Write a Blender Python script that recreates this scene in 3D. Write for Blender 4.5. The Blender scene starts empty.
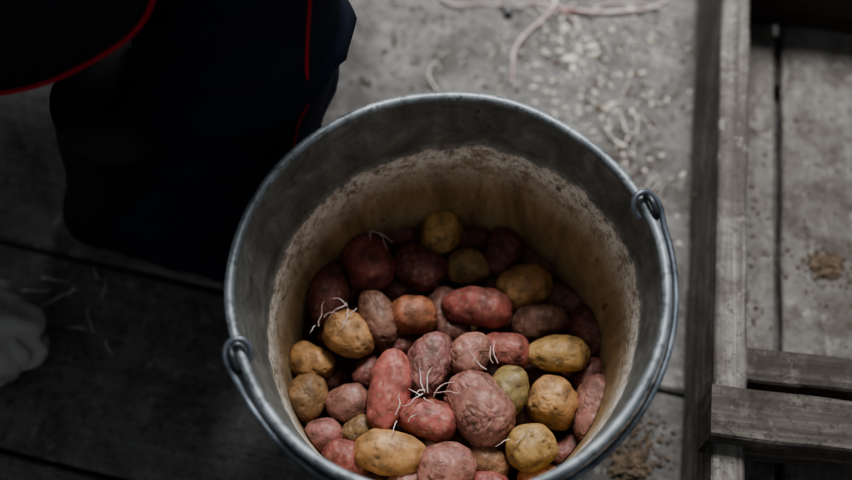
import bpy, math, random, bmesh
from mathutils import Vector, noise, Matrix
import numpy as np
random.seed(7)
scene=bpy.context.scene
col=scene.collection
scene.view_settings.look='AgX - Medium High Contrast'

# ------------------------------------------------ helpers
def srgb(r,g,b):
    def f(c):
        c/=255.0
        return c/12.92 if c<=0.04045 else ((c+0.055)/1.055)**2.4
    return (f(r),f(g),f(b),1.0)

def new_obj(name,verts,faces,mat=None,parent=None,smooth=True):
    me=bpy.data.meshes.new(name)
    me.from_pydata([tuple(v) for v in verts],[],faces)
    me.update()
    if smooth: me.polygons.foreach_set('use_smooth',[True]*len(me.polygons))
    ob=bpy.data.objects.new(name,me); col.objects.link(ob)
    if mat: me.materials.append(mat)
    if parent: ob.parent=parent
    return ob

def empty(name,loc=(0,0,0),rz=0):
    e=bpy.data.objects.new(name,None); col.objects.link(e)
    e.location=loc; e.rotation_euler=(0,0,rz); e.empty_display_size=0.05
    return e

class NT:
    def __init__(s,name):
        s.m=bpy.data.materials.new(name); s.m.use_nodes=True
        s.nt=s.m.node_tree; s.n=s.nt.nodes; s.l=s.nt.links
        s.b=s.n['Principled BSDF']
    def link(s,a,b): s.l.new(a,b)
    def coord(s,scale=(1,1,1),loc=(0,0,0)):
        tc=s.n.new('ShaderNodeTexCoord'); mp=s.n.new('ShaderNodeMapping')
        mp.inputs['Scale'].default_value=scale; mp.inputs['Location'].default_value=loc
        s.link(tc.outputs['Object'],mp.inputs['Vector']); return mp.outputs['Vector']
    def noise(s,vec,scale,detail=4,rough=0.6,dist=0.0):
        n=s.n.new('ShaderNodeTexNoise'); n.inputs['Scale'].default_value=scale
        n.inputs['Detail'].default_value=detail; n.inputs['Roughness'].default_value=rough
        n.inputs['Distortion'].default_value=dist
        s.link(vec,n.inputs['Vector']); return n.outputs['Fac']
    def ramp(s,fac,stops,interp='LINEAR'):
        r=s.n.new('ShaderNodeValToRGB'); cr=r.color_ramp; cr.interpolation=interp
        cr.elements[0].position=stops[0][0]; cr.elements[0].color=stops[0][1]
        cr.elements[1].position=stops[-1][0]; cr.elements[1].color=stops[-1][1]
        for p,c in stops[1:-1]:
            e=cr.elements.new(p); e.color=c
        s.link(fac,r.inputs['Fac']); return r.outputs['Color']
    def mix(s,fac,a,b,mode='MIX'):
        m=s.n.new('ShaderNodeMix'); m.data_type='RGBA'; m.blend_type=mode
        if isinstance(fac,(int,float)): m.inputs[0].default_value=fac
        else: s.link(fac,m.inputs[0])
        for i,x in ((6,a),(7,b)):
            if isinstance(x,tuple): m.inputs[i].default_value=x
            else: s.link(x,m.inputs[i])
        return m.outputs[2]
    def math(s,op,a,b=0.0,clamp=False):
        m=s.n.new('ShaderNodeMath'); m.operation=op; m.use_clamp=clamp
        for i,x in ((0,a),(1,b)):
            if isinstance(x,(int,float)): m.inputs[i].default_value=x
            else: s.link(x,m.inputs[i])
        return m.outputs[0]
    def bump(s,h,strength=0.3,dist=0.002):
        b=s.n.new('ShaderNodeBump'); b.inputs['Strength'].default_value=strength
        b.inputs['Distance'].default_value=dist
        s.link(h,b.inputs['Height']); s.link(b.outputs['Normal'],s.b.inputs['Normal'])
    def base(s,c):
        if isinstance(c,tuple): s.b.inputs['Base Color'].default_value=c
        else: s.link(c,s.b.inputs['Base Color'])
    def rough(s,v):
        if isinstance(v,(int,float)): s.b.inputs['Roughness'].default_value=v
        else: s.link(v,s.b.inputs['Roughness'])

W=(1,1,1,1); K=(0,0,0,1)
def g(v): return (v,v,v,1)

def wood_mat(name,dark,mid,light,along='X',dirt=None,tone=False,loc=(0,0,0),dust=None):
    s=NT(name)
    sc=(2.5,95,95) if along=='X' else (95,2.5,95)
    v=s.coord(sc,loc); v2=s.coord((1,1,1),loc)
    n1=s.noise(v,1.0,7,0.7,0.5)
    c=s.ramp(n1,[(0.28,dark),(0.5,mid),(0.75,light)])
    n2=s.noise(v2,7,6,0.7)
    if dust:
        c=s.mix(s.ramp(n2,[(0.3,g(0.35)),(0.65,g(0.85))]),c,dust)
    n2b=s.noise(v2,11,7,0.75,0.8)
    c=s.mix(s.ramp(n2b,[(0.44,g(0)),(0.62,g(0.75))]),c,dirt or dark)
    n3=s.noise(v2,45,6,0.8)
    c=s.mix(s.ramp(n3,[(0.55,K),(0.66,g(0.6))]),c,light)
    n4=s.noise(v2,130,4,0.8)
    c=s.mix(s.ramp(n4,[(0.54,K),(0.64,g(0.65))]),c,dark)
    if tone:
        a=s.n.new('ShaderNodeAttribute'); a.attribute_name='tone'
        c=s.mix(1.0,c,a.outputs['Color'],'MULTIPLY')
    s.base(c); s.rough(0.75); s.b.inputs['Specular IOR Level'].default_value=0.3
    h=s.math('ADD',s.math('MULTIPLY',n1,0.8 if not dust else 0.4),s.math('MULTIPLY',n3,0.6))
    s.bump(h,0.55,0.0025)
    return s.m

def fabric(name,c,c2,rough=0.85,sc=900):
    s=NT(name); v=s.coord()
    n=s.noise(v,7,4,0.6); f=s.noise(v,sc,2,0.5)
    s.base(s.ramp(n,[(0.3,c),(0.7,c2)])); s.rough(rough)
    s.b.inputs['Specular IOR Level'].default_value=0.2
    s.bump(f,0.25,0.0008)
    return s.m

# ------------------------------------------------ camera
cam_d=bpy.data.cameras.new('camera'); cam=bpy.data.objects.new('camera',cam_d); col.objects.link(cam)
cam.location=(-0.0147,-0.299,1.002); cam.rotation_euler=(math.radians(25),0,0)
cam_d.sensor_width=36; cam_d.lens=50; cam_d.clip_start=0.02
cam_d.dof.use_dof=True; cam_d.dof.focus_distance=0.85; cam_d.dof.aperture_fstop=2.8
scene.camera=cam

# ------------------------------------------------ floor
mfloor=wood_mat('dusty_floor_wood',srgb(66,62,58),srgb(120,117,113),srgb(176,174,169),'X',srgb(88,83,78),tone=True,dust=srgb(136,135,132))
mgap=NT('dark_subfloor'); mgap.base(srgb(14,12,11)); mgap.rough(0.95)
TH=math.radians(-13.5)
verts=[];faces=[];tones=[]
gaps=[]
y=0.067-0.187*11
while y<2.2: gaps.append(y); y+=0.187
gaps=[q for q in gaps if not (0.2<q<0.5)]   # broad sheet behind the bucket
gw=0.0045
for i in range(len(gaps)-1):
    y0,y1=gaps[i]+gw/2,gaps[i+1]-gw/2
    n=160; ch=0.003
    t=random.uniform(0.95,1.05)
    if y1<0.08: t*=0.72      # front boards darkened, the shade over them put into their tone
    b=len(verts)
    for k in range(n+1):
        x=-2.2+4.4*k/n
        j0=noise.noise(Vector((x*9,y0*30,1)))*0.0022; j1=noise.noise(Vector((x*9,y1*30,2)))*0.0022
        z=-abs(noise.noise(Vector((x*2,i*3.1,0))))*0.002
        verts+= [(x,y0+j0,-0.03),(x,y0+j0,z-ch),(x,y0+j0+ch,z),(x,(y0+y1)/2,z-0.001),(x,y1+j1-ch,z),(x,y1+j1,z-ch),(x,y1+j1,-0.03)]
        tones+=[t]*7
    for k in range(n):
        for q in range(6):
            a=b+k*7+q; faces.append((a,a+7,a+8,a+1))
b=len(verts)
verts+=[(-2.2,-2.2,-0.028),(2.2,-2.2,-0.028),(2.2,2.2,-0.028),(-2.2,2.2,-0.028)]; tones+=[1]*4
faces.append((b,b+1,b+2,b+3))
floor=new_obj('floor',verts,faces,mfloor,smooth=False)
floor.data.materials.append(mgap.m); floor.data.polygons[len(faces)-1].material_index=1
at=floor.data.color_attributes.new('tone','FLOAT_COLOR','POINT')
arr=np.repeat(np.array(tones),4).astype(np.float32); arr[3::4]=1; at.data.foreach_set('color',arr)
floor.rotation_euler=(0,0,TH)

# ------------------------------------------------ bucket
BY=0.007
bucket=empty('metal_bucket',(0.0,BY,0))
H=0.284; RT=0.1418; RB=0.104
def rad(z): return RB+(RT-RB)*z/H
mo=NT('galvanized_steel'); v=mo.coord()
n1=mo.noise(v,26,4,0.6,1.0); n2=mo.noise(v,140,3,0.7)
c=mo.ramp(n1,[(0.3,srgb(104,112,115)),(0.55,srgb(140,148,151)),(0.75,srgb(166,173,176))])
c=mo.mix(mo.ramp(n2,[(0.52,K),(0.64,g(0.7))]),c,srgb(84,88,88))
mo.base(c); mo.b.inputs['Metallic'].default_value=0.4; mo.rough(0.52); mo.bump(n2,0.15,0.001)
mi=NT('stained_bucket_interior')
tc=mi.n.new('ShaderNodeTexCoord'); sx=mi.n.new('ShaderNodeSeparateXYZ'); mi.link(tc.outputs['Object'],sx.inputs[0])
v=mi.coord(); vs=mi.coord((1,1,0.3)); vstr=mi.coord((1,1,0.06))
z0=mi.math('ADD',mi.math('ADD',mi.math('MULTIPLY',sx.outputs[0],0.13),mi.math('MULTIPLY',sx.outputs[1],0.07)),0.213)
nz=mi.math('MULTIPLY',mi.math('SUBTRACT',mi.noise(v,24,8,0.8),0.5),0.034)
d=mi.math('ADD',mi.math('SUBTRACT',sx.outputs[2],z0),nz)
dn=mi.math('ADD',mi.math('MULTIPLY',d,8.0),0.5)
grey=mi.ramp(mi.noise(v,34,6,0.7,0.8),[(0.3,srgb(84,88,84)),(0.55,srgb(122,126,121)),(0.75,srgb(154,157,151))])
grey=mi.mix(mi.ramp(mi.noise(vstr,50,5,0.65),[(0.45,K),(0.7,g(0.55))]),grey,srgb(76,74,68))
tan=mi.ramp(mi.noise(vs,20,7,0.75,0.5),[(0.3,srgb(112,92,68)),(0.48,srgb(160,138,106)),(0.68,srgb(196,178,146))])
tan=mi.mix(mi.ramp(mi.noise(vstr,38,5,0.7),[(0.48,K),(0.68,g(0.5))]),tan,srgb(96,74,50))
crust=mi.ramp(mi.noise(v,150,6,0.85),[(0.38,srgb(172,162,140)),(0.50,srgb(242,239,230))])
body=mi.mix(mi.ramp(dn,[(0.47,K),(0.50,W)]),tan,grey)
cm=mi.ramp(dn,[(0.10,K),(0.32,g(0.55)),(0.40,g(1.0)),(0.50,g(1.0)),(0.52,g(0.25)),(0.58,K)])
cmb=mi.mix(1.0,cm,mi.ramp(mi.noise(v,60,7,0.85),[(0.40,g(0.1)),(0.50,W)]),'MULTIPLY')
c=mi.mix(cmb,body,crust)
sp=mi.ramp(mi.noise(v,55,3,0.6),[(0.66,K),(0.72,g(0.7))])
c=mi.mix(sp,c,srgb(84,52,30))
mi.base(c); mi.rough(0.62); mi.b.inputs['Metallic'].default_value=0.05
mi.bump(mi.math('ADD',mi.noise(v,120,4,0.7),mi.math('MULTIPLY',cmb,1.0)),0.4,0.0015)
N=144
prof=[]
prof+=[(0.0,0.012,0),(RB-0.006,0.012,0),(RB-0.003,0.0,0),(RB+0.001,0.0,0),(RB+0.002,0.012,0)]
for k in range(1,22):
    z=0.012+(H-0.014-0.012)*k/21
    r=rad(z)+0.0012
    if abs(z-0.20)<0.008: r+=0.0015
    prof.append((r,z,0))
rc,zc,rr=RT+0.0018,H-0.003,0.0035
for k in range(11):
    a=math.radians(-60+ k*24)
    prof.append((rc+rr*math.cos(a),zc+rr*math.sin(a),0))
for k in range(1,40):
    z=H-0.008-(H-0.008-0.016)*k/39
    prof.append((rad(z)-0.0006,z,1))
prof+=[(RB-0.004,0.0145,1),(0,0.0145,1)]
V=[];F=[];MI=[]
for i,(r,z,m) in enumerate(prof):
    for j in range(N):
        a=2*math.pi*j/N
        dd=noise.noise(Vector((math.cos(a)*2,math.sin(a)*2,z*9)))*0.0020*(z/H) if r>0.05 else 0
        V.append(((r+dd)*math.cos(a),(r+dd)*math.sin(a),z))
for i in range(len(prof)-1):
    for j in range(N):
        F.append((i*N+j,i*N+(j+1)%N,(i+1)*N+(j+1)%N,(i+1)*N+j)); MI.append(prof[i+1][2])
pail=new_obj('pail_body',V,F,mo.m,bucket); pail.data.materials.append(mi.m)
pail.data.polygons.foreach_set('material_index',MI)

def tube(name,pts,r,mat,parent=None,cyclic=False,res=8,radii=None):
    cu=bpy.data.curves.new(name,'CURVE'); cu.dimensions='3D'; cu.bevel_depth=r; cu.bevel_resolution=3
    cu.use_fill_caps=True
    sp=cu.splines.new('BEZIER'); sp.bezier_points.add(len(pts)-1)
    for i,p in enumerate(pts):
        bp=sp.bezier_points[i]; bp.co=p; bp.handle_left_type='AUTO'; bp.handle_right_type='AUTO'
        if radii: bp.radius=radii[i]
    sp.use_cyclic_u=cyclic; sp.resolution_u=res
    ob=bpy.data.objects.new(name,cu); col.objects.link(ob); cu.materials.append(mat)
    if parent: ob.parent=parent
    return ob
mw=NT('handle_wire_steel'); v=mw.coord(); n=mw.noise(v,60,4,0.6)
mw.base(mw.ramp(n,[(0.35,srgb(84,90,96)),(0.7,srgb(142,150,158))])); mw.b.inputs['Metallic'].default_value=0.6; mw.rough(0.42)
md=NT('ear_steel'); v=md.coord(); n=md.noise(v,80,4,0.6)
md.base(md.ramp(n,[(0.35,srgb(46,48,50)),(0.7,srgb(92,96,100))])); md.b.inputs['Metallic'].default_value=0.5; md.rough(0.45)
A=math.radians(21.5)
ax=Vector((math.cos(A),math.sin(A),0)); dr=Vector((math.sin(A),-math.cos(A),0))
pts=[]
RBail=RT+0.0098
for k in range(0,25):
    t=math.pi*k/24
    p=ax*(RBail*math.cos(t))+dr*(RBail*0.985*math.sin(t))
    p.z=H-0.001-0.018*math.sin(t)
    pts.append(p)
def hook(sgn):
    e=ax*sgn
    return [e*(RBail-0.013)+dr*(0.003)+Vector((0,0,H-0.006)),e*(RBail-0.015)+dr*(-0.004)+Vector((0,0,H+0.002)), e*(RBail-0.009)+dr*(-0.009)+Vector((0,0,H+0.006)), e*(RBail-0.001)+dr*(-0.006)+Vector((0,0,H+0.004))]
allp=hook(1)+pts[1:-1]+hook(-1)[::-1]
tube('bail_handle',allp,0.0022,mw.m,bucket,res=10)
for sgn in (1,-1):
    e=ax*sgn
    base=e*(RT+0.0045)
    ring=[]
    for k in range(14):
        a=2*math.pi*k/14
        ring.append(base+dr*(0.0085*math.cos(a))+Vector((0,0,H-0.002+0.008*math.sin(a)))+e*(0.002))
    tube('ear_loop',ring,0.0022,md.m,bucket,cyclic=True)
    V=[];F=[]
    for i in range(9):
        for j in range(7):
            u=(i/8-0.5)*0.05*(1-0.25*j/6); z=H-0.05+0.045*(j/6)
            r=rad(z)+0.0035
            th=math.atan2(e.y,e.x)+u/r
            V.append((r*math.cos(th),r*math.sin(th),z))
    for i in range(8):
        for j in range(6):
            F.append((i*7+j,(i+1)*7+j,(i+1)*7+j+1,i*7+j+1))
    pl=new_obj('ear_plate',V,F,md.m,bucket); so=pl.modifiers.new('s','SOLIDIFY'); so.thickness=0.0018; so.offset=1
    for du in (-0.014,0.014):
        z=H-0.034; r=rad(z)+0.005; th=math.atan2(e.y,e.x)+du/r
        bpy.ops.mesh.primitive_uv_sphere_add(radius=0.0038,location=(r*math.cos(th),r*math.sin(th),z),segments=16,ring_count=8)
        o=bpy.context.object; o.name='rivet'; o.data.materials.append(md.m); o.parent=bucket
        bpy.ops.object.shade_smooth()

# ------------------------------------------------ potatoes
def ico(n):
    bpy.ops.mesh.primitive_ico_sphere_add(subdivisions=n,radius=1)
    o=bpy.context.object
    v=[x.co.copy() for x in o.data.vertices]; f=[tuple(p.vertices) for p in o.data.polygons]
    me=o.data; bpy.data.objects.remove(o); bpy.data.meshes.remove(me)
    return v,f
ICO6=ico(6); ICO4=ico(4)
COL={'P':(156,88,82),'R':(148,102,94),'D':(116,68,62),'Y':(186,148,96),'G':(148,126,84),'B':(148,112,80),'O':(174,116,80),'X':(126,90,78)}  # D is dark red skin with the shade deep in the heap put into it
PV=[];PF=[];PC=[]
def potato(pos,a,b,ang,kind,wr,hi=True,tilt=0.0,c=None):
    base,fc=ICO6 if hi else ICO4
    off=Vector((random.uniform(-50,50),random.uniform(-50,50),random.uniform(-50,50)))
    c=c or b*random.uniform(0.86,1.0)
    tp=random.uniform(-0.14,0.14); bend=random.uniform(-0.10,0.10)
    eyes=[Vector((random.uniform(-1,1),random.uniform(-1,1),random.uniform(-0.2,1))).normalized() for _ in range(9)]
    R=Matrix.Rotation(ang,3,'Z')@Matrix.Rotation(tilt,3,'Y')@Matrix.Rotation(random.uniform(-0.4,0.4),3,'X')
    cr,cg,cb=COL[kind]; j=random.uniform(0.9,1.1)
    cl=Vector(srgb(min(255,cr*j),min(255,cg*j*random.uniform(0.95,1.03)),min(255,cb*j))[:3])
    dirt=Vector(srgb(82,64,50)[:3]); pale=cl.lerp(Vector(srgb(214,188,154)[:3]),0.45)
    dk=cl*0.45
    s0=len(PV)
    for n in base:
        x=n.x; k=(1-abs(x)**2.6)**0.5/max(1e-4,math.sqrt(max(1e-8,1-x*x))) if abs(x)<0.999 else 1.1
        k=min(k,1.12)
        f=1+tp*x
        p=Vector((n.x*a, n.y*b*k*f, n.z*c*k*f))
        p.y+=bend*b*(x*x*2-1)
        q=Vector((n.x*a/b,n.y,n.z))
        lo=noise.noise(q*1.1+off)*0.11+noise.noise(q*2.3+off)*0.05
        h=lo; crease=0
        if wr>0 and hi:
            qq=q+Vector((noise.noise(q*1.6+off),noise.noise(q*1.6+off*1.3),noise.noise(q*1.6-off)))*0.5
            patch=min(1,max(0,noise.noise(q*1.2-off*2)*1.6+0.55+0.4*(wr>0.85)))
            r1=1-abs(noise.noise(Vector((qq.x*1.7,qq.y*3.8,qq.z*3.8))+off))*2.4
            r2=1-abs(noise.noise(Vector((qq.x*4.2,qq.y*7,qq.z*7))-off))*2.4
            r1=max(0,r1)**2.5; r2=max(0,r2)**2.5
            ww=wr*patch
            crease=(r1*0.5+r2*0.3)*ww
            h-= r1*0.055*ww+r2*0.022*ww
        for e in eyes:
            dd=(n-e).length
            if dd<0.35:
                gx=math.exp(-(dd/0.09)**2); h-=0.045*gx; crease+=0.8*gx
        p*= (1+h)
        m=noise.noise(q*1.6-off)*0.5+0.5
        m2=noise.noise(q*5+off)*0.5+0.5
        m3=noise.noise(q*2.0+off*1.7)+0.35*noise.noise(q*6-off*1.2)
        cc=cl*(0.75+0.5*m)
        cc=cc.lerp(pale,min(.55,max(0,m2-0.52)*1.6))
        cc=cc.lerp(dk,min(.6,max(0,m3-0.14)*1.5))
        cc=cc.lerp(dirt,min(0.75,max(0,crease*0.7+(0.42-m)*1.2)))
        p=R@p
        PV.append((pos[0]+p.x,pos[1]+p.y,pos[2]+p.z)); PC.append((cc.x,cc.y,cc.z,1))
    PF.extend([(s0+i,s0+j2,s0+k2) for i,j2,k2 in fc])

# photogrammetric survey: measured points dropped onto the real heap / floor height
def plan(px,py,z):
    v=(py-240)/1183; t=(1.002-z)/(0.9063+0.4226*v)
    return Vector((-0.0147+(px-426)/1183*t, -0.299+(0.4226-0.9063*v)*t, z)), t/1183
L={0:0.154,1:0.141,2:0.125,3:0.110}
LIST=[
(350,335,27,22,-35,'Y',.8,1),(378,318,29,19,-65,'X',.8,1),(414,316,24,20,0,'O',.3,1),(477,308,33,20,-10,'P',.25,1),
(440,232,25,20,80,'Y',.3,2),(367,262,34,24,-62,'P',.25,2),(327,290,38,21,-85,'D',.3,2),(420,268,28,22,-30,'D',.3,2),
(468,268,22,18,0,'G',.2,2),(503,250,29,18,70,'D',.4,2),(523,288,29,22,25,'Y',.4,2),(540,323,30,18,15,'X',.6,2),
(558,354,31,19,-2,'Y',.4,1),(506,350,25,18,-10,'P',.4,1),(471,355,24,20,60,'R',.8,0),(430,365,33,22,75,'R',1.0,0),
(389,390,42,21,80,'P',.3,0),(368,371,19,14,60,'D',.3,2),(312,362,24,17,-20,'Y',.5,2),(306,396,24,21,60,'B',.6,1),
(348,403,22,19,15,'R',.4,1),(323,436,20,17,10,'R',.5,1),(345,461,24,19,-30,'P',.4,1),(390,453,35,22,-10,'Y',.1,0),
(428,420,30,20,-15,'P',.35,0),(479,408,39,31,-60,'R',1.0,0),(510,391,25,20,75,'G',.6,0),(553,403,27,25,-30,'Y',.6,1),
(596,410,38,22,75,'R',.9,1),(531,447,25,23,30,'Y',.6,0),(447,468,31,24,15,'R',.5,0),(487,462,24,18,-30,'B',.4,1),
(358,430,17,13,30,'G',.3,1),(570,453,23,18,30,'D',.4,2),(590,377,24,15,40,'D',.4,2),(592,332,28,21,-60,'D',.4,2),
(566,305,27,21,-20,'X',.5,3),(442,310,26,18,80,'X',.6,2),(403,236,23,17,20,'D',.3,3),(472,240,22,18,0,'D',.3,3),
(538,264,24,18,-30,'X',.4,3),(540,478,22,15,0,'O',.3,1),(337,330,22,17,50,'D',.3,3),(395,344,22,16,-10,'D',.4,2),
(452,332,20,16,0,'D',.4,2),(500,322,22,18,20,'D',.4,3),(372,228,20,15,30,'D',.3,3),(350,290,22,15,30,'D',.3,3),
(415,485,28,20,0,'R',.5,1),(385,495,26,20,10,'Y',.4,2),(487,492,26,20,20,'P',.5,1),(365,482,24,17,-20,'X',.5,2),(450,505,26,20,-10,'B',.4,2),
(515,497,24,18,30,'D',.4,2),(455,388,20,16,0,'B',.4,2),(520,420,22,17,0,'X',.4,2),(408,385,20,16,0,'D',.4,3),(330,380,20,15,0,'D',.4,3),
(540,378,22,16,10,'X',.4,3),(375,423,20,16,10,'X',.4,2),(462,437,22,17,10,'B',.5,2),(400,290,22,16,10,'D',.4,3),(500,285,18,15,0,'X',.3,3)]
for (px,py,a,b,an,kd,wr,ly) in LIST:
    p,s=plan(px,py,L[ly])
    potato(p,a*s*1.03,b*s*1.03,math.radians(an),kd,wr,True,random.uniform(-0.15,0.15))
for z,cnt in ((0.088,30),(0.06,26),(0.034,22)):
    R0=rad(z)-0.026
    for i in range(cnt):
        r=R0*math.sqrt((i+0.5)/cnt); a=i*2.39996+z*50
        potato((r*math.cos(a),r*math.sin(a)+BY,z+random.uniform(-.006,.006)),0.025,0.017,random.uniform(0,3.1),random.choice('DXBRY'),0.0,False)
pa=np.array(PV); pa[:,1]-=BY
rr_=np.hypot(pa[:,0],pa[:,1]); lim=RB+(RT-RB)*pa[:,2]/H-0.0014
f=np.where(rr_>lim,lim/np.maximum(rr_,1e-6),1.0); pa[:,0]*=f; pa[:,1]*=f
pa[:,1]+=BY
pa[:,2]=np.maximum(pa[:,2],0.016)
mp=NT('potato_skin'); a=mp.n.new('ShaderNodeAttribute'); a.attribute_name='skin'
v=mp.coord(); n=mp.noise(v,200,5,0.7); n2=mp.noise(v,800,3,0.6)
c=mp.mix(mp.ramp(n,[(0.50,K),(0.66,g(0.5))]),a.outputs['Color'],srgb(88,70,54))
c=mp.mix(mp.ramp(n2,[(0.60,K),(0.70,g(0.3))]),c,srgb(200,180,150))
mp.base(c); mp.rough(mp.ramp(n,[(0.35,g(0.42)),(0.65,g(0.66))])); mp.b.inputs['Specular IOR Level'].default_value=0.42
mp.bump(mp.math('ADD',n,mp.math('MULTIPLY',n2,0.5)),0.25,0.0007)
pile=new_obj('potato_pile',pa.tolist(),PF,mp.m)
at=pile.data.color_attributes.new('skin','FLOAT_COLOR','POINT')
at.data.foreach_set('color',np.array(PC,dtype=np.float32).ravel())

# sprouts
ms=NT('sprout'); v=ms.coord(); ms.base(ms.ramp(ms.noise(v,60,3,0.5),[(0.35,srgb(190,156,152)),(0.65,srgb(236,226,218))])); ms.rough(0.6)
def sprout(p,length,ang,lift,r,parent,name='sprout',wob=0.3,mat=None):
    pts=[];q=Vector(p);a=ang
    n=5
    for k in range(n+1):
        pts.append(q.copy()); a+=random.uniform(-wob,wob)
        q=q+Vector((math.cos(a),math.sin(a),0))*length/n; q.z=p[2]+lift*math.sin(math.pi*min(1,(k+1)/n)*0.8)+random.uniform(-.0005,.0005)
    return tube(name,pts,r,mat or ms.m,parent,res=4,radii=[1,1,.9,.8,.6,.35])
for (px,py,cnt,ly) in ((428,394,9,0),(352,305,4,1),(402,418,3,0),(380,232,3,2),(490,368,3,0),(320,322,3,1),(515,440,2,0)):
    for k in range(cnt):
        p,s=plan(px+random.uniform(-9,9),py+random.uniform(-5,5),L[ly]+0.016)
        sprout(p,random.uniform(0.008,0.022),random.uniform(0,6.28),0.003,0.00042,pile,wob=0.5)

# ------------------------------------------------ wooden crate
crate=empty('wooden_crate',(0.197,-0.10,0),math.radians(-7.07))
mc=wood_mat('crate_wood',srgb(70,66,62),srgb(122,118,112),srgb(174,170,162),'Y',srgb(86,79,72))
mcb=wood_mat('crate_slat_wood',srgb(62,57,53),srgb(114,110,104),srgb(166,162,155),'Y',srgb(74,66,59),dust=srgb(124,121,116))
mcx=wood_mat('crate_wood_cross',srgb(50,45,41),srgb(90,85,79),srgb(130,124,117),'X',srgb(58,51,45))
mcd=wood_mat('crate_wood_backlit',srgb(48,38,32),srgb(76,63,54),srgb(98,86,75),'X',srgb(54,44,37))  # darker wood for the far end panel, its backlit shade put into the colour
def board(name,x0,x1,y0,y1,z0,z1,mat,seed=0):
    dx,dy=x1-x0,y1-y0
    alongy=dy>dx; n=60
    V=[];F=[]
    ln=dy if alongy else dx
    if alongy: ring=[(x0,z0),(x1,z0),(x1,z1),(x0,z1)]
    else: ring=[(y0,z0),(y1,z0),(y1,z1),(y0,z1)]
    ch=0.0018
    sec=[]
    for i in range(4):
        p=ring[i]; pv=ring[i-1]; nx=ring[(i+1)%4]
        for o in (pv,nx):
            d=(o[0]-p[0],o[1]-p[1]); l=math.hypot(*d)
            sec.append((p[0]+d[0]/l*ch,p[1]+d[1]/l*ch))
    for k in range(n+1):
        s=(y0 if alongy else x0)+ln*k/n
        for i,(u,w) in enumerate(sec):
            du=noise.noise(Vector((s*14,i//2*5+seed,1)))*0.0020; dw=noise.noise(Vector((s*14,i//2*5+seed,9)))*0.0014
            if w<0.004: dw=max(dw,0)
            V.append((u+du,s,w+dw) if alongy else (s,u+du,w+dw))
    for k in range(n):
        for i in range(8):
            a=k*8+i;b_=k*8+(i+1)%8; F.append((a,b_,b_+8,a+8))
    F.append(tuple(range(7,-1,-1))); F.append(tuple(n*8+i for i in range(8)))
    o=new_obj(name,V,F,mat,crate,smooth=False)
    bm=bmesh.new(); bm.from_mesh(o.data); bmesh.ops.recalc_face_normals(bm,faces=bm.faces); bm.to_mesh(o.data); bm.free()
    return o
board('side_slat_lower',0.0,0.018,-0.12,0.56,0.001,0.064,mc,1)
board('side_slat_upper',-0.001,0.024,-0.12,0.56,0.0665,0.130,mc,2)
board('side_slat_lower_far',0.40,0.416,-0.12,0.56,0.001,0.064,mc,3)
board('side_slat_upper_far',0.398,0.421,-0.12,0.56,0.0665,0.130,mc,4)
for i,(a_,b_) in enumerate(((0.026,0.072),(0.079,0.170),(0.176,0.262),(0.268,0.330),(0.336,0.396))):
    board('bottom_slat_%d'%i,a_,b_,0.03,0.55,0.018,0.030,mcb,10+i)
board('bottom_batten_near',0.020,0.398,0.06,0.10,0.001,0.017,mcx,20)
board('bottom_batten_far',0.020,0.398,0.44,0.50,0.001,0.017,mcx,21)
board('end_panel_far',0.025,0.397,0.500,0.518,0.031,0.12,mcd,22)
board('end_panel_near',0.025,0.397,0.094,0.122,0.031,0.126,mcx,23)
board('end_rail_near',-0.006,0.424,0.040,0.080,0.096,0.148,mcx,24)
board('corner_post_near',0.025,0.048,0.123,0.142,0.031,0.09,mc,25)

# ------------------------------------------------ debris (one litter group)
litter=empty('floor_litter')
mdirt=NT('soil_crumbs'); v=mdirt.coord(); mdirt.base(mdirt.ramp(mdirt.noise(v,160,4,0.7),[(0.3,srgb(66,56,46)),(0.7,srgb(122,105,86))])); mdirt.rough(0.9)
mstraw=NT('straw'); v=mstraw.coord(); mstraw.base(mstraw.ramp(mstraw.noise(v,60,3,0.6),[(0.3,srgb(196,188,168)),(0.7,srgb(238,234,222))])); mstraw.rough(0.7)
def crumbs(name,spots,mat,parent=None,lo=0.0008,hi=0.003,flat=0.5):
    bv,bf=[Vector(v_) for v_ in ((1,0,0),(-1,0,0),(0,1,0),(0,-1,0),(0,0,1),(0,0,-1))],[(0,2,4),(2,1,4),(1,3,4),(3,0,4),(2,0,5),(1,2,5),(3,1,5),(0,3,5)]
    V=[];F=[]
    for (cx,cy,cz,sx_,sy_,cnt) in spots:
        for _ in range(cnt):
            r=random.uniform(lo,hi)*random.uniform(0.4,1)
            x=random.gauss(cx,sx_); y=random.gauss(cy,sy_)
            if math.hypot(x,y)<0.12 and cz<0.01: continue
            M=Matrix.Rotation(random.uniform(0,6.28),3,'Z'); b=len(V)
            el=random.uniform(1,2.2)
            for q in bv:
                w=M@Vector((q.x*r*el,q.y*r*random.uniform(.6,1.2),q.z*r*flat)); V.append((x+w.x,y+w.y,cz+r*flat*0.6+w.z))
            F+= [tuple(b+i for i in f_) for f_ in bf]
    return new_obj(name,V,F,mat,parent,smooth=False)
crumbs('soil_crumbs',[(0.1,0.35,0,0.13,0.08,500),(0.18,0.22,0,0.02,0.1,320),(0.0,0.40,0,0.05,0.03,120),(-0.33,0.05,0,0.06,0.04,60),(0.165,-0.035,0,0.014,0.025,500)],mdirt.m,litter,0.0006,0.0026)
crumbs('pale_chips',[(0.13,0.36,0,0.05,0.05,160),(0.17,0.27,0,0.03,0.07,110),(0.14,0.39,0,0.02,0.02,40)],mstraw.m,litter,0.001,0.0034,0.3)
crumbs('soil_on_slats',[(0.118,0.245,0.031,0.010,0.008,300),(0.11,0.30,0.031,0.05,0.12,260),(0.05,0.2,0.031,0.008,0.08,120)],mdirt.m,crate,0.0006,0.002)
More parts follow.
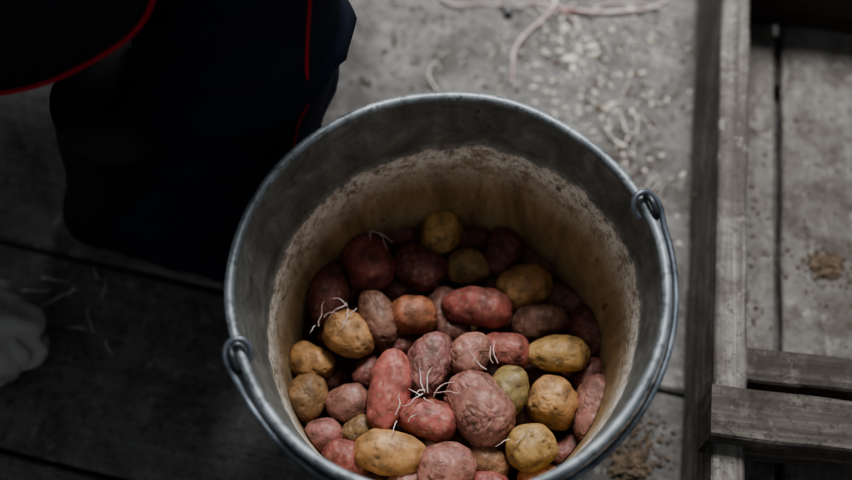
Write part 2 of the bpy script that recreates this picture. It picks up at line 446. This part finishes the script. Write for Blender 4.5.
def clod(name,p,r,h,parent):
    V,F=ICO4; W_=[]
    for n_ in V:
        k=1+0.6*noise.noise(n_*2+Vector(p)*50)+0.4*noise.noise(n_*6)
        W_.append((p[0]+n_.x*r*k,p[1]+n_.y*r*k*0.7,max(p[2],p[2]+n_.z*h*k+h*0.1)))
    return new_obj(name,W_,F,mdirt.m,parent,smooth=False)
clod('soil_clod',(0.160,-0.045,0.0),0.014,0.005,litter)
clod('soil_clod_on_slat',(0.118,0.245,0.030),0.014,0.004,crate)
def strand(pts,r,m,nm='strand'):
    n=len(pts); P=[]
    for i,(x,y,z) in enumerate(pts):
        P.append(Vector((x+random.uniform(-.002,.002),y+random.uniform(-.002,.002),z)))
    return tube(nm,P,r,m,litter,res=6,radii=[1-0.6*i/(n-1) for i in range(n)])
def G(px,py,z=0.003):
    p,s=plan(px,py,z); return (p.x,p.y,p.z)
strand([G(556,-12),G(552,6),G(542,20),G(526,36),G(515,52),G(511,66),G(510,84)],0.0022,ms.m,'sprout_stem')
strand([G(552,-4),G(564,10),G(574,22),G(580,36)],0.0016,ms.m,'sprout_stem')
strand([G(560,8),G(590,11),G(625,11),G(655,8),G(670,0)],0.0023,ms.m,'sprout_stem')
strand([G(590,14),G(600,5),G(640,3),G(665,9)],0.0012,ms.m,'sprout_stem')
strand([G(556,12,.006),G(540,4),G(520,6),G(500,2)],0.0014,ms.m,'sprout_stem')
strand([G(440,-2),G(455,4),G(480,3),G(505,6)],0.0014,ms.m,'sprout_stem')
strand([G(620,120),G(632,135),G(640,128)],0.0012,mstraw.m,'straw')
strand([G(634,112),G(638,126),G(636,138)],0.0009,mstraw.m,'straw')
strand([G(604,128),G(616,142),G(630,150)],0.0009,mstraw.m,'straw')
strand([G(436,92),G(430,70),G(436,60)],0.0010,mstraw.m,'straw')
for k in range(56):
    x=random.uniform(-0.02,0.22); y=random.uniform(0.2,0.46)
    if math.hypot(x,y)<0.16: continue
    sprout((x,y,0.001),random.uniform(0.006,0.022),random.uniform(0,6.28),0.001,0.0006,litter,'straw',mat=mstraw.m)
for k in range(16):
    sprout((random.uniform(-0.42,-0.3),random.uniform(0.05,0.13),0.001),random.uniform(0.01,0.03),random.uniform(0,6.28),0.001,0.0006,litter,'straw',mat=mstraw.m)
for (px,py,r) in ((570,59,.0075),(592,47,.006),(560,52,.004),(548,55,.003),(605,60,.0025),(586,40,.004),(600,36,.003),(530,12,.003)):
    x,y,z=G(px,py,0.001)
    V,F=ICO4; W_=[(x+n_.x*r*(1+.8*noise.noise(n_*2+Vector((px,0,0)))),y+n_.y*r*.6,max(0.0002,0.0015+n_.z*.0018)) for n_ in V]
    new_obj('pale_chip',W_,F,mstraw.m,litter)
mb=NT('black_clip_plastic'); mb.base(srgb(16,16,17)); mb.rough(0.4)
x,y,z=G(508,11,0.0)
V=[];F=[]
for (dx,dy,w,d_,h_) in ((0,0,.005,.0055,.005),(0,0.004,.0075,.002,.003),(0,-0.005,.003,.003,.007)):
    b=len(V)
    for zz in (0.0005,h_):
        k=1 if zz<.001 else .8
        V+=[(x+dx-w*k,y+dy-d_*k,zz),(x+dx+w*k,y+dy-d_*k,zz),(x+dx+w*k,y+dy+d_*k,zz),(x+dx-w*k,y+dy+d_*k,zz)]
    F+=[(b,b+3,b+2,b+1),(b+4,b+5,b+6,b+7)]+[(b+i,b+(i+1)%4,b+4+(i+1)%4,b+4+i) for i in range(4)]
new_obj('black_plastic_bit',V,F,mb.m,litter,smooth=False)

# ------------------------------------------------ grey cloth sack at left
msk=fabric('grey_sackcloth',srgb(140,139,134),srgb(172,170,164),0.9,500)
V,F=ICO6
W_=[]
for n_ in V:
    q=n_.copy()
    f=1+0.10*noise.noise(q*1.6)+0.05*noise.noise(q*4)
    rid=(1-abs(noise.noise(Vector((q.x*3,q.y*3,q.z*1.2))+Vector((3,3,3))))*2)*0.07
    f-=max(0,rid)
    W_.append((-0.464+q.x*0.135*f,0.056+q.y*0.058*f*(1+0.4*max(0,-q.x)),max(0.002,0.045+q.z*0.062*f)))
sack=new_obj('cloth_sack',W_,F,msk)
# ------------------------------------------------ seated person
person=empty('seated_person',(0,0,0))
mtr=fabric('navy_trousers',srgb(22,25,38),srgb(34,40,58))
mjk=fabric('dark_jacket',srgb(26,26,33),srgb(38,38,47))
mred=fabric('red_piping',srgb(158,34,48),srgb(176,44,56))
mboot=NT('black_rubber'); v=mboot.coord(); mboot.base(mboot.ramp(mboot.noise(v,20,4,0.6),[(0.3,srgb(14,14,14)),(0.7,srgb(26,25,24))])); mboot.rough(0.6)
mskin=NT('skin'); v=mskin.coord(); mskin.base(mskin.ramp(mskin.noise(v,30,3,0.5),[(0.3,srgb(178,128,104)),(0.7,srgb(200,150,124))])); mskin.rough(0.55)
def cr(P,t):
    n=len(P)-1; x=t*n; i=min(int(x),n-1); u=x-i
    p0=P[max(i-1,0)];p1=P[i];p2=P[i+1];p3=P[min(i+2,n)]
    return 0.5*((2*p1)+(p2-p0)*u+(2*p0-5*p1+4*p2-p3)*u*u+(3*p1-p0-3*p2+p3)*u*u*u)
def loft(name,path,mat,steps=90,nt=56,fold=0.006,fs=9,parent=person,flat=1.0,ref=Vector((0,1,0)),seed=0):
    P=[Vector(p[:3]) for p in path]; Rr=[Vector((p[3],0,0)) for p in path]
    V=[];F=[]
    for k in range(steps+1):
        t=k/steps; c=cr(P,t); r=cr(Rr,t).x
        T=(cr(P,min(1,t+.01))-cr(P,max(0,t-.01))).normalized()
        Nn=(ref-T*ref.dot(T)).normalized(); B=T.cross(Nn)
        for j in range(nt):
            a=2*math.pi*j/nt
            d=Nn*math.cos(a)+B*math.sin(a)*flat
            p=c+d*r
            q=Vector((p.x*fs,p.y*fs,p.z*fs*1.6))+Vector((seed,seed,0))
            rd=(1-abs(noise.noise(q))*2.4)
            p+=d*(fold*(max(rd,0)**2-0.4)+fold*0.6*noise.noise(q*0.6))
            V.append(p)
    for k in range(steps):
        for j in range(nt):
            F.append((k*nt+j,k*nt+(j+1)%nt,(k+1)*nt+(j+1)%nt,(k+1)*nt+j))
    F.append(tuple(range(nt-1,-1,-1))); F.append(tuple(steps*nt+j for j in range(nt)))
    o=new_obj(name,V,F,mat,parent)
    return o,V,nt
def mirror(path): return [(p[0],0.68-p[1],p[2])+tuple(p[3:]) for p in path]
legR=[(-.54,.25,.43,.10),(-.42,.235,.44,.10),(-.28,.222,.455,.092),(-.185,.215,.455,.084),(-.142,.21,.42,.083),(-.144,.205,.35,.080),(-.158,.195,.26,.077),(-.182,.182,.17,.076),(-.212,.17,.11,.074),(-.225,.165,.075,.072)]
for nm,pth,sd in (('trouser_leg_right',legR,0),('trouser_leg_left',mirror(legR),5)):
    o,V,nt=loft(nm,pth,mtr,steps=120,nt=80,fold=0.013,seed=sd)
    if sd==0:
        j=30
        tube('side_seam_piping',[V[k*nt+j]*1.0 for k in range(40,114,4)],0.0016,mred,person)
def boot(nm,hx,hy,dirv):
    d=Vector(dirv).normalized(); w=Vector((-d.y,d.x,0)); V=[];F=[];nt=28
    sec=[(-.0,.012,.03),(.006,.028,.06),(.03,.038,.085),(.07,.039,.10),(.11,.038,.092),(.15,.044,.07),(.20,.050,.058),(.24,.047,.052),(.268,.034,.044),(.28,.012,.03)]
    for s,hw,hh in sec:
        for j in range(nt):
            a=2*math.pi*j/nt; cx=math.cos(a); sz=math.sin(a)
            u=hw*math.copysign(abs(cx)**0.8,cx); z=hh*0.5+hh*0.5*math.copysign(abs(sz)**(0.9 if sz>0 else 0.35),sz)
            V.append(Vector((hx,hy,0.004+z))+d*s+w*u)
    for k in range(len(sec)-1):
        for j in range(nt): F.append((k*nt+j,k*nt+(j+1)%nt,(k+1)*nt+(j+1)%nt,(k+1)*nt+j))
    F.append(tuple(range(nt-1,-1,-1))); F.append(tuple((len(sec)-1)*nt+j for j in range(nt)))
    o=new_obj(nm,V,F,mboot.m,person); m=o.modifiers.new('s','SUBSURF'); m.levels=1; m.render_levels=2
    V=[];F=[]
    for z in (0.001,0.014):
        for k in range(40):
            t=k/40
            s=t*2 if t<.5 else 2-t*2; side=1 if t<.5 else -1
            S=-0.004+0.29*s; hw=0.045*math.sin(math.pi*min(1,max(0.02,s)))**0.35*(0.82+0.25*s)
            V.append(Vector((hx,hy,z))+d*S+w*hw*side)
    for k in range(40): F.append((k,(k+1)%40,40+(k+1)%40,40+k))
    F.append(tuple(range(39,-1,-1))); F.append(tuple(range(40,80)))
    new_obj(nm+'_sole',V,F,mboot.m,person)
boot('boot_right',-.335,.245,(.72,-.69,0)) if False else boot('boot_right',-.345,.19,(1,-.10,0)); boot('boot_left',-.345,.49,(1,.1,0))
sh=[(-.245,.17,.24,.05),(-.26,.172,.15,.05),(-.28,.178,.08,.046),(-.29,.182,.05,.042)]
loft('boot_shaft_right',sh,mboot.m,steps=20,nt=32,fold=0.002); loft('boot_shaft_left',mirror(sh),mboot.m,steps=20,nt=32,fold=0.002)
hem=[(-.42,.105,.345),(-.295,.112,.352),(-.20,.112,.405),(-.168,.128,.45),(-.16,.155,.51),(-.165,.21,.565),(-.19,.33,.535),(-.165,.45,.565),(-.18,.545,.47),(-.35,.57,.38),(-.6,.53,.36),(-.71,.33,.345),(-.6,.14,.345)]
HP=[Vector(h) for h in hem]; nH=len(HP); NN=130
def ccr(P,x):
    n=len(P); i=int(x)%n; u=x-int(x)
    p0,p1,p2,p3=P[(i-1)%n],P[i],P[(i+1)%n],P[(i+2)%n]
    return 0.5*((2*p1)+(p2-p0)*u+(2*p0-5*p1+4*p2-p3)*u*u+(3*p1-p0-3*p2+p3)*u*u*u)
ringH=[ccr(HP,nH*k/NN) for k in range(NN)]
hc=Vector((-.44,.34,0))
angs=[math.atan2(p.y-hc.y,p.x-hc.x) for p in ringH]
def ell(c,rx,ry): return [Vector((c[0]+rx*math.cos(a),c[1]+ry*math.sin(a),c[2])) for a in angs]
hips=[Vector((p.x*0.9+hc.x*0.1,p.y*0.93+hc.y*0.07,p.z+0.05)) for p in ringH]
rings=[ringH,hips,ell((-.53,.34,.60),.15,.19),ell((-.51,.34,.70),.145,.20),ell((-.48,.34,.80),.14,.215),ell((-.45,.34,.87),.10,.18),ell((-.425,.34,.91),.065,.075),ell((-.41,.34,.945),.062,.066)]
V=[];F=[];st=64
for k in range(st+1):
    for j in range(NN):
        P=[r[j] for r in rings]; p=cr(P,k/st)
        a=angs[j]; d=Vector((math.cos(a),math.sin(a),0.2))
        q=Vector((p.x*8,p.y*8,p.z*6)); rd=1-abs(noise.noise(q))*2.3
        p=p+d*(0.010*(max(rd,0)**2-.3))
        V.append(p)
for k in range(st):
    for j in range(NN): F.append((k*NN+j,k*NN+(j+1)%NN,(k+1)*NN+(j+1)%NN,(k+1)*NN+j))
o=new_obj('jacket',V,F,mjk,person); so=o.modifiers.new('s','SOLIDIFY'); so.thickness=0.004; so.offset=0
tube('jacket_hem_piping',[V[j]+Vector((math.cos(angs[j]),math.sin(angs[j]),0))*0.003+Vector((0,0,.002)) for j in range(0,NN,2)],0.0016,mred,person,cyclic=True,res=3)
armR=[(-.46,.17,.84,.055),(-.44,.12,.79,.062),(-.40,.10,.70,.055),(-.37,.09,.62,.052),(-.31,.12,.585,.048),(-.25,.165,.575,.042),(-.215,.19,.572,.036)]
loft('sleeve_right',armR,mjk,steps=50,nt=40,fold=0.007); loft('sleeve_left',mirror(armR),mjk,steps=50,nt=40,fold=0.007,seed=4)
for sd,nm in ((0,'right'),(1,'left')):
    mr=(lambda p:p) if sd==0 else mirror
    loft('palm_'+nm,mr([(-.225,.185,.572,.022),(-.205,.195,.572,.026),(-.175,.205,.57,.036),(-.145,.212,.563,.038),(-.130,.216,.556,.030)]),mskin.m,steps=20,nt=28,fold=0,flat=0.4)
    for i,(oy,ln) in enumerate(((-.027,.066),(-.009,.076),(.009,.072),(.026,.056))):
        loft('finger_%s_%d'%(nm,i),mr([(-.150,.215+oy*.9,.562,.0095),(-.150+ln*.45,.217+oy,.560,.0095),(-.150+ln*.8,.219+oy*1.05,.545,.0085),(-.150+ln*.95,.22+oy*1.05,.523,.0075),(-.150+ln*.96,.22+oy*1.05,.512,.004)]),mskin.m,steps=20,nt=16,fold=0)
    loft('thumb_'+nm,mr([(-.190,.222,.566,.011),(-.172,.245,.562,.012),(-.150,.262,.552,.010),(-.130,.268,.540,.009),(-.122,.269,.534,.004)]),mskin.m,steps=20,nt=16,fold=0)
hc=Vector((-.345,.34,1.065)); Rh=Matrix.Rotation(math.radians(32),3,'Y')
V=[]
for n_ in ICO6[0]:
    x,y_,z=n_
    p=Vector((x*.095,y_*.076,z*.118))
    if z<0: p.x*=1+0.10*z; p.y*=1+0.22*z
    p.x+=0.026*math.exp(-((y_/.16)**2))*math.exp(-(((z+.10)/.16)**2))*(x>0)
    p.x-=0.008*math.exp(-(((abs(y_)-.42)/.16)**2)-((z-.08)/.13)**2)*(x>0)
    p.x+=0.006*math.exp(-(y_/.25)**2-((z+.42)/.06)**2)*(x>0)-0.005*math.exp(-(y_/.28)**2-((z+.47)/.025)**2)*(x>0)
    p.x+=0.009*math.exp(-(y_/.25)**2-((z+.80)/.15)**2)*(x>0)
    V.append(hc+Rh@p)
new_obj('head',V,ICO6[1],mskin.m,person)
mew=NT('eye'); mew.base(srgb(70,60,52)); mew.rough(0.2)
V4,F4=ICO4
for s_ in (-1,1):
    c0=hc+Rh@Vector((.077,s_*.031,.008)); new_obj('eye',[c0+v_*.011 for v_ in V4],F4,mew.m,person)
    c0=hc+Rh@Vector((-.005,s_*.076,-.005)); new_obj('ear',[c0+Rh@Vector((v_.x*.018,v_.y*.008,v_.z*.031)) for v_ in V4],F4,mskin.m,person)
V=[]
for n_ in ICO6[0]:
    x,y_,z=n_; k=1.07+0.012*math.sin(math.atan2(y_,x)*40)*(z<.6)
    V.append(hc+Rh@Vector((x*.095*k,y_*.078*k,max(.038,z*.122*k+.01))))
new_obj('knit_cap',V,ICO6[1],mjk,person)
loft('neck',[(-.44,.34,.88,.052),(-.41,.34,.94,.052),(-.375,.34,1.0,.054)],mskin.m,steps=14,nt=32,fold=0)
stool=empty('wooden_stool',(-.60,.34,0))
V=[];F=[];n=48
for z,r in ((0.285,.12),(0.288,.128),(0.312,.128),(0.317,.12)):
    for j in range(n): V.append((r*math.cos(2*math.pi*j/n),r*math.sin(2*math.pi*j/n),z))
for k in range(3):
    for j in range(n): F.append((k*n+j,k*n+(j+1)%n,(k+1)*n+(j+1)%n,(k+1)*n+j))
F.append(tuple(range(n-1,-1,-1))); F.append(tuple(3*n+j for j in range(n)))
new_obj('seat',V,F,mcx,stool)
for i in range(4):
    a=math.pi/4+i*math.pi/2
    V=[];F=[]
    for z,rr0,rs in ((0.0,.115,.014),(0.29,.085,.018)):
        for j in range(12): V.append((rr0*math.cos(a)+rs*math.cos(j*math.pi/6),rr0*math.sin(a)+rs*math.sin(j*math.pi/6),z))
    for j in range(12): F.append((j,(j+1)%12,12+(j+1)%12,12+j))
    F.append(tuple(range(11,-1,-1))); F.append(tuple(range(12,24)))
    new_obj('leg_%d'%(i+1),V,F,mcx,stool)

# ------------------------------------------------ light
w=bpy.data.worlds.new('world'); scene.world=w; w.use_nodes=True
w.node_tree.nodes['Background'].inputs[0].default_value=(0.88,0.93,1.0,1); w.node_tree.nodes['Background'].inputs[1].default_value=0.22
def area(name,loc,tgt,sx_,sy_,e,c):
    l=bpy.data.lights.new(name,'AREA'); l.shape='RECTANGLE'; l.size=sx_; l.size_y=sy_; l.energy=e; l.color=c
    o=bpy.data.objects.new(name,l); col.objects.link(o); o.location=loc
    o.rotation_euler=(Vector(tgt)-Vector(loc)).to_track_quat('-Z','Y').to_euler()
    return o
area('window_light',(0.20,1.10,1.72),(0.08,0.05,0.1),0.7,0.55,44,(0.985,0.985,1.0))
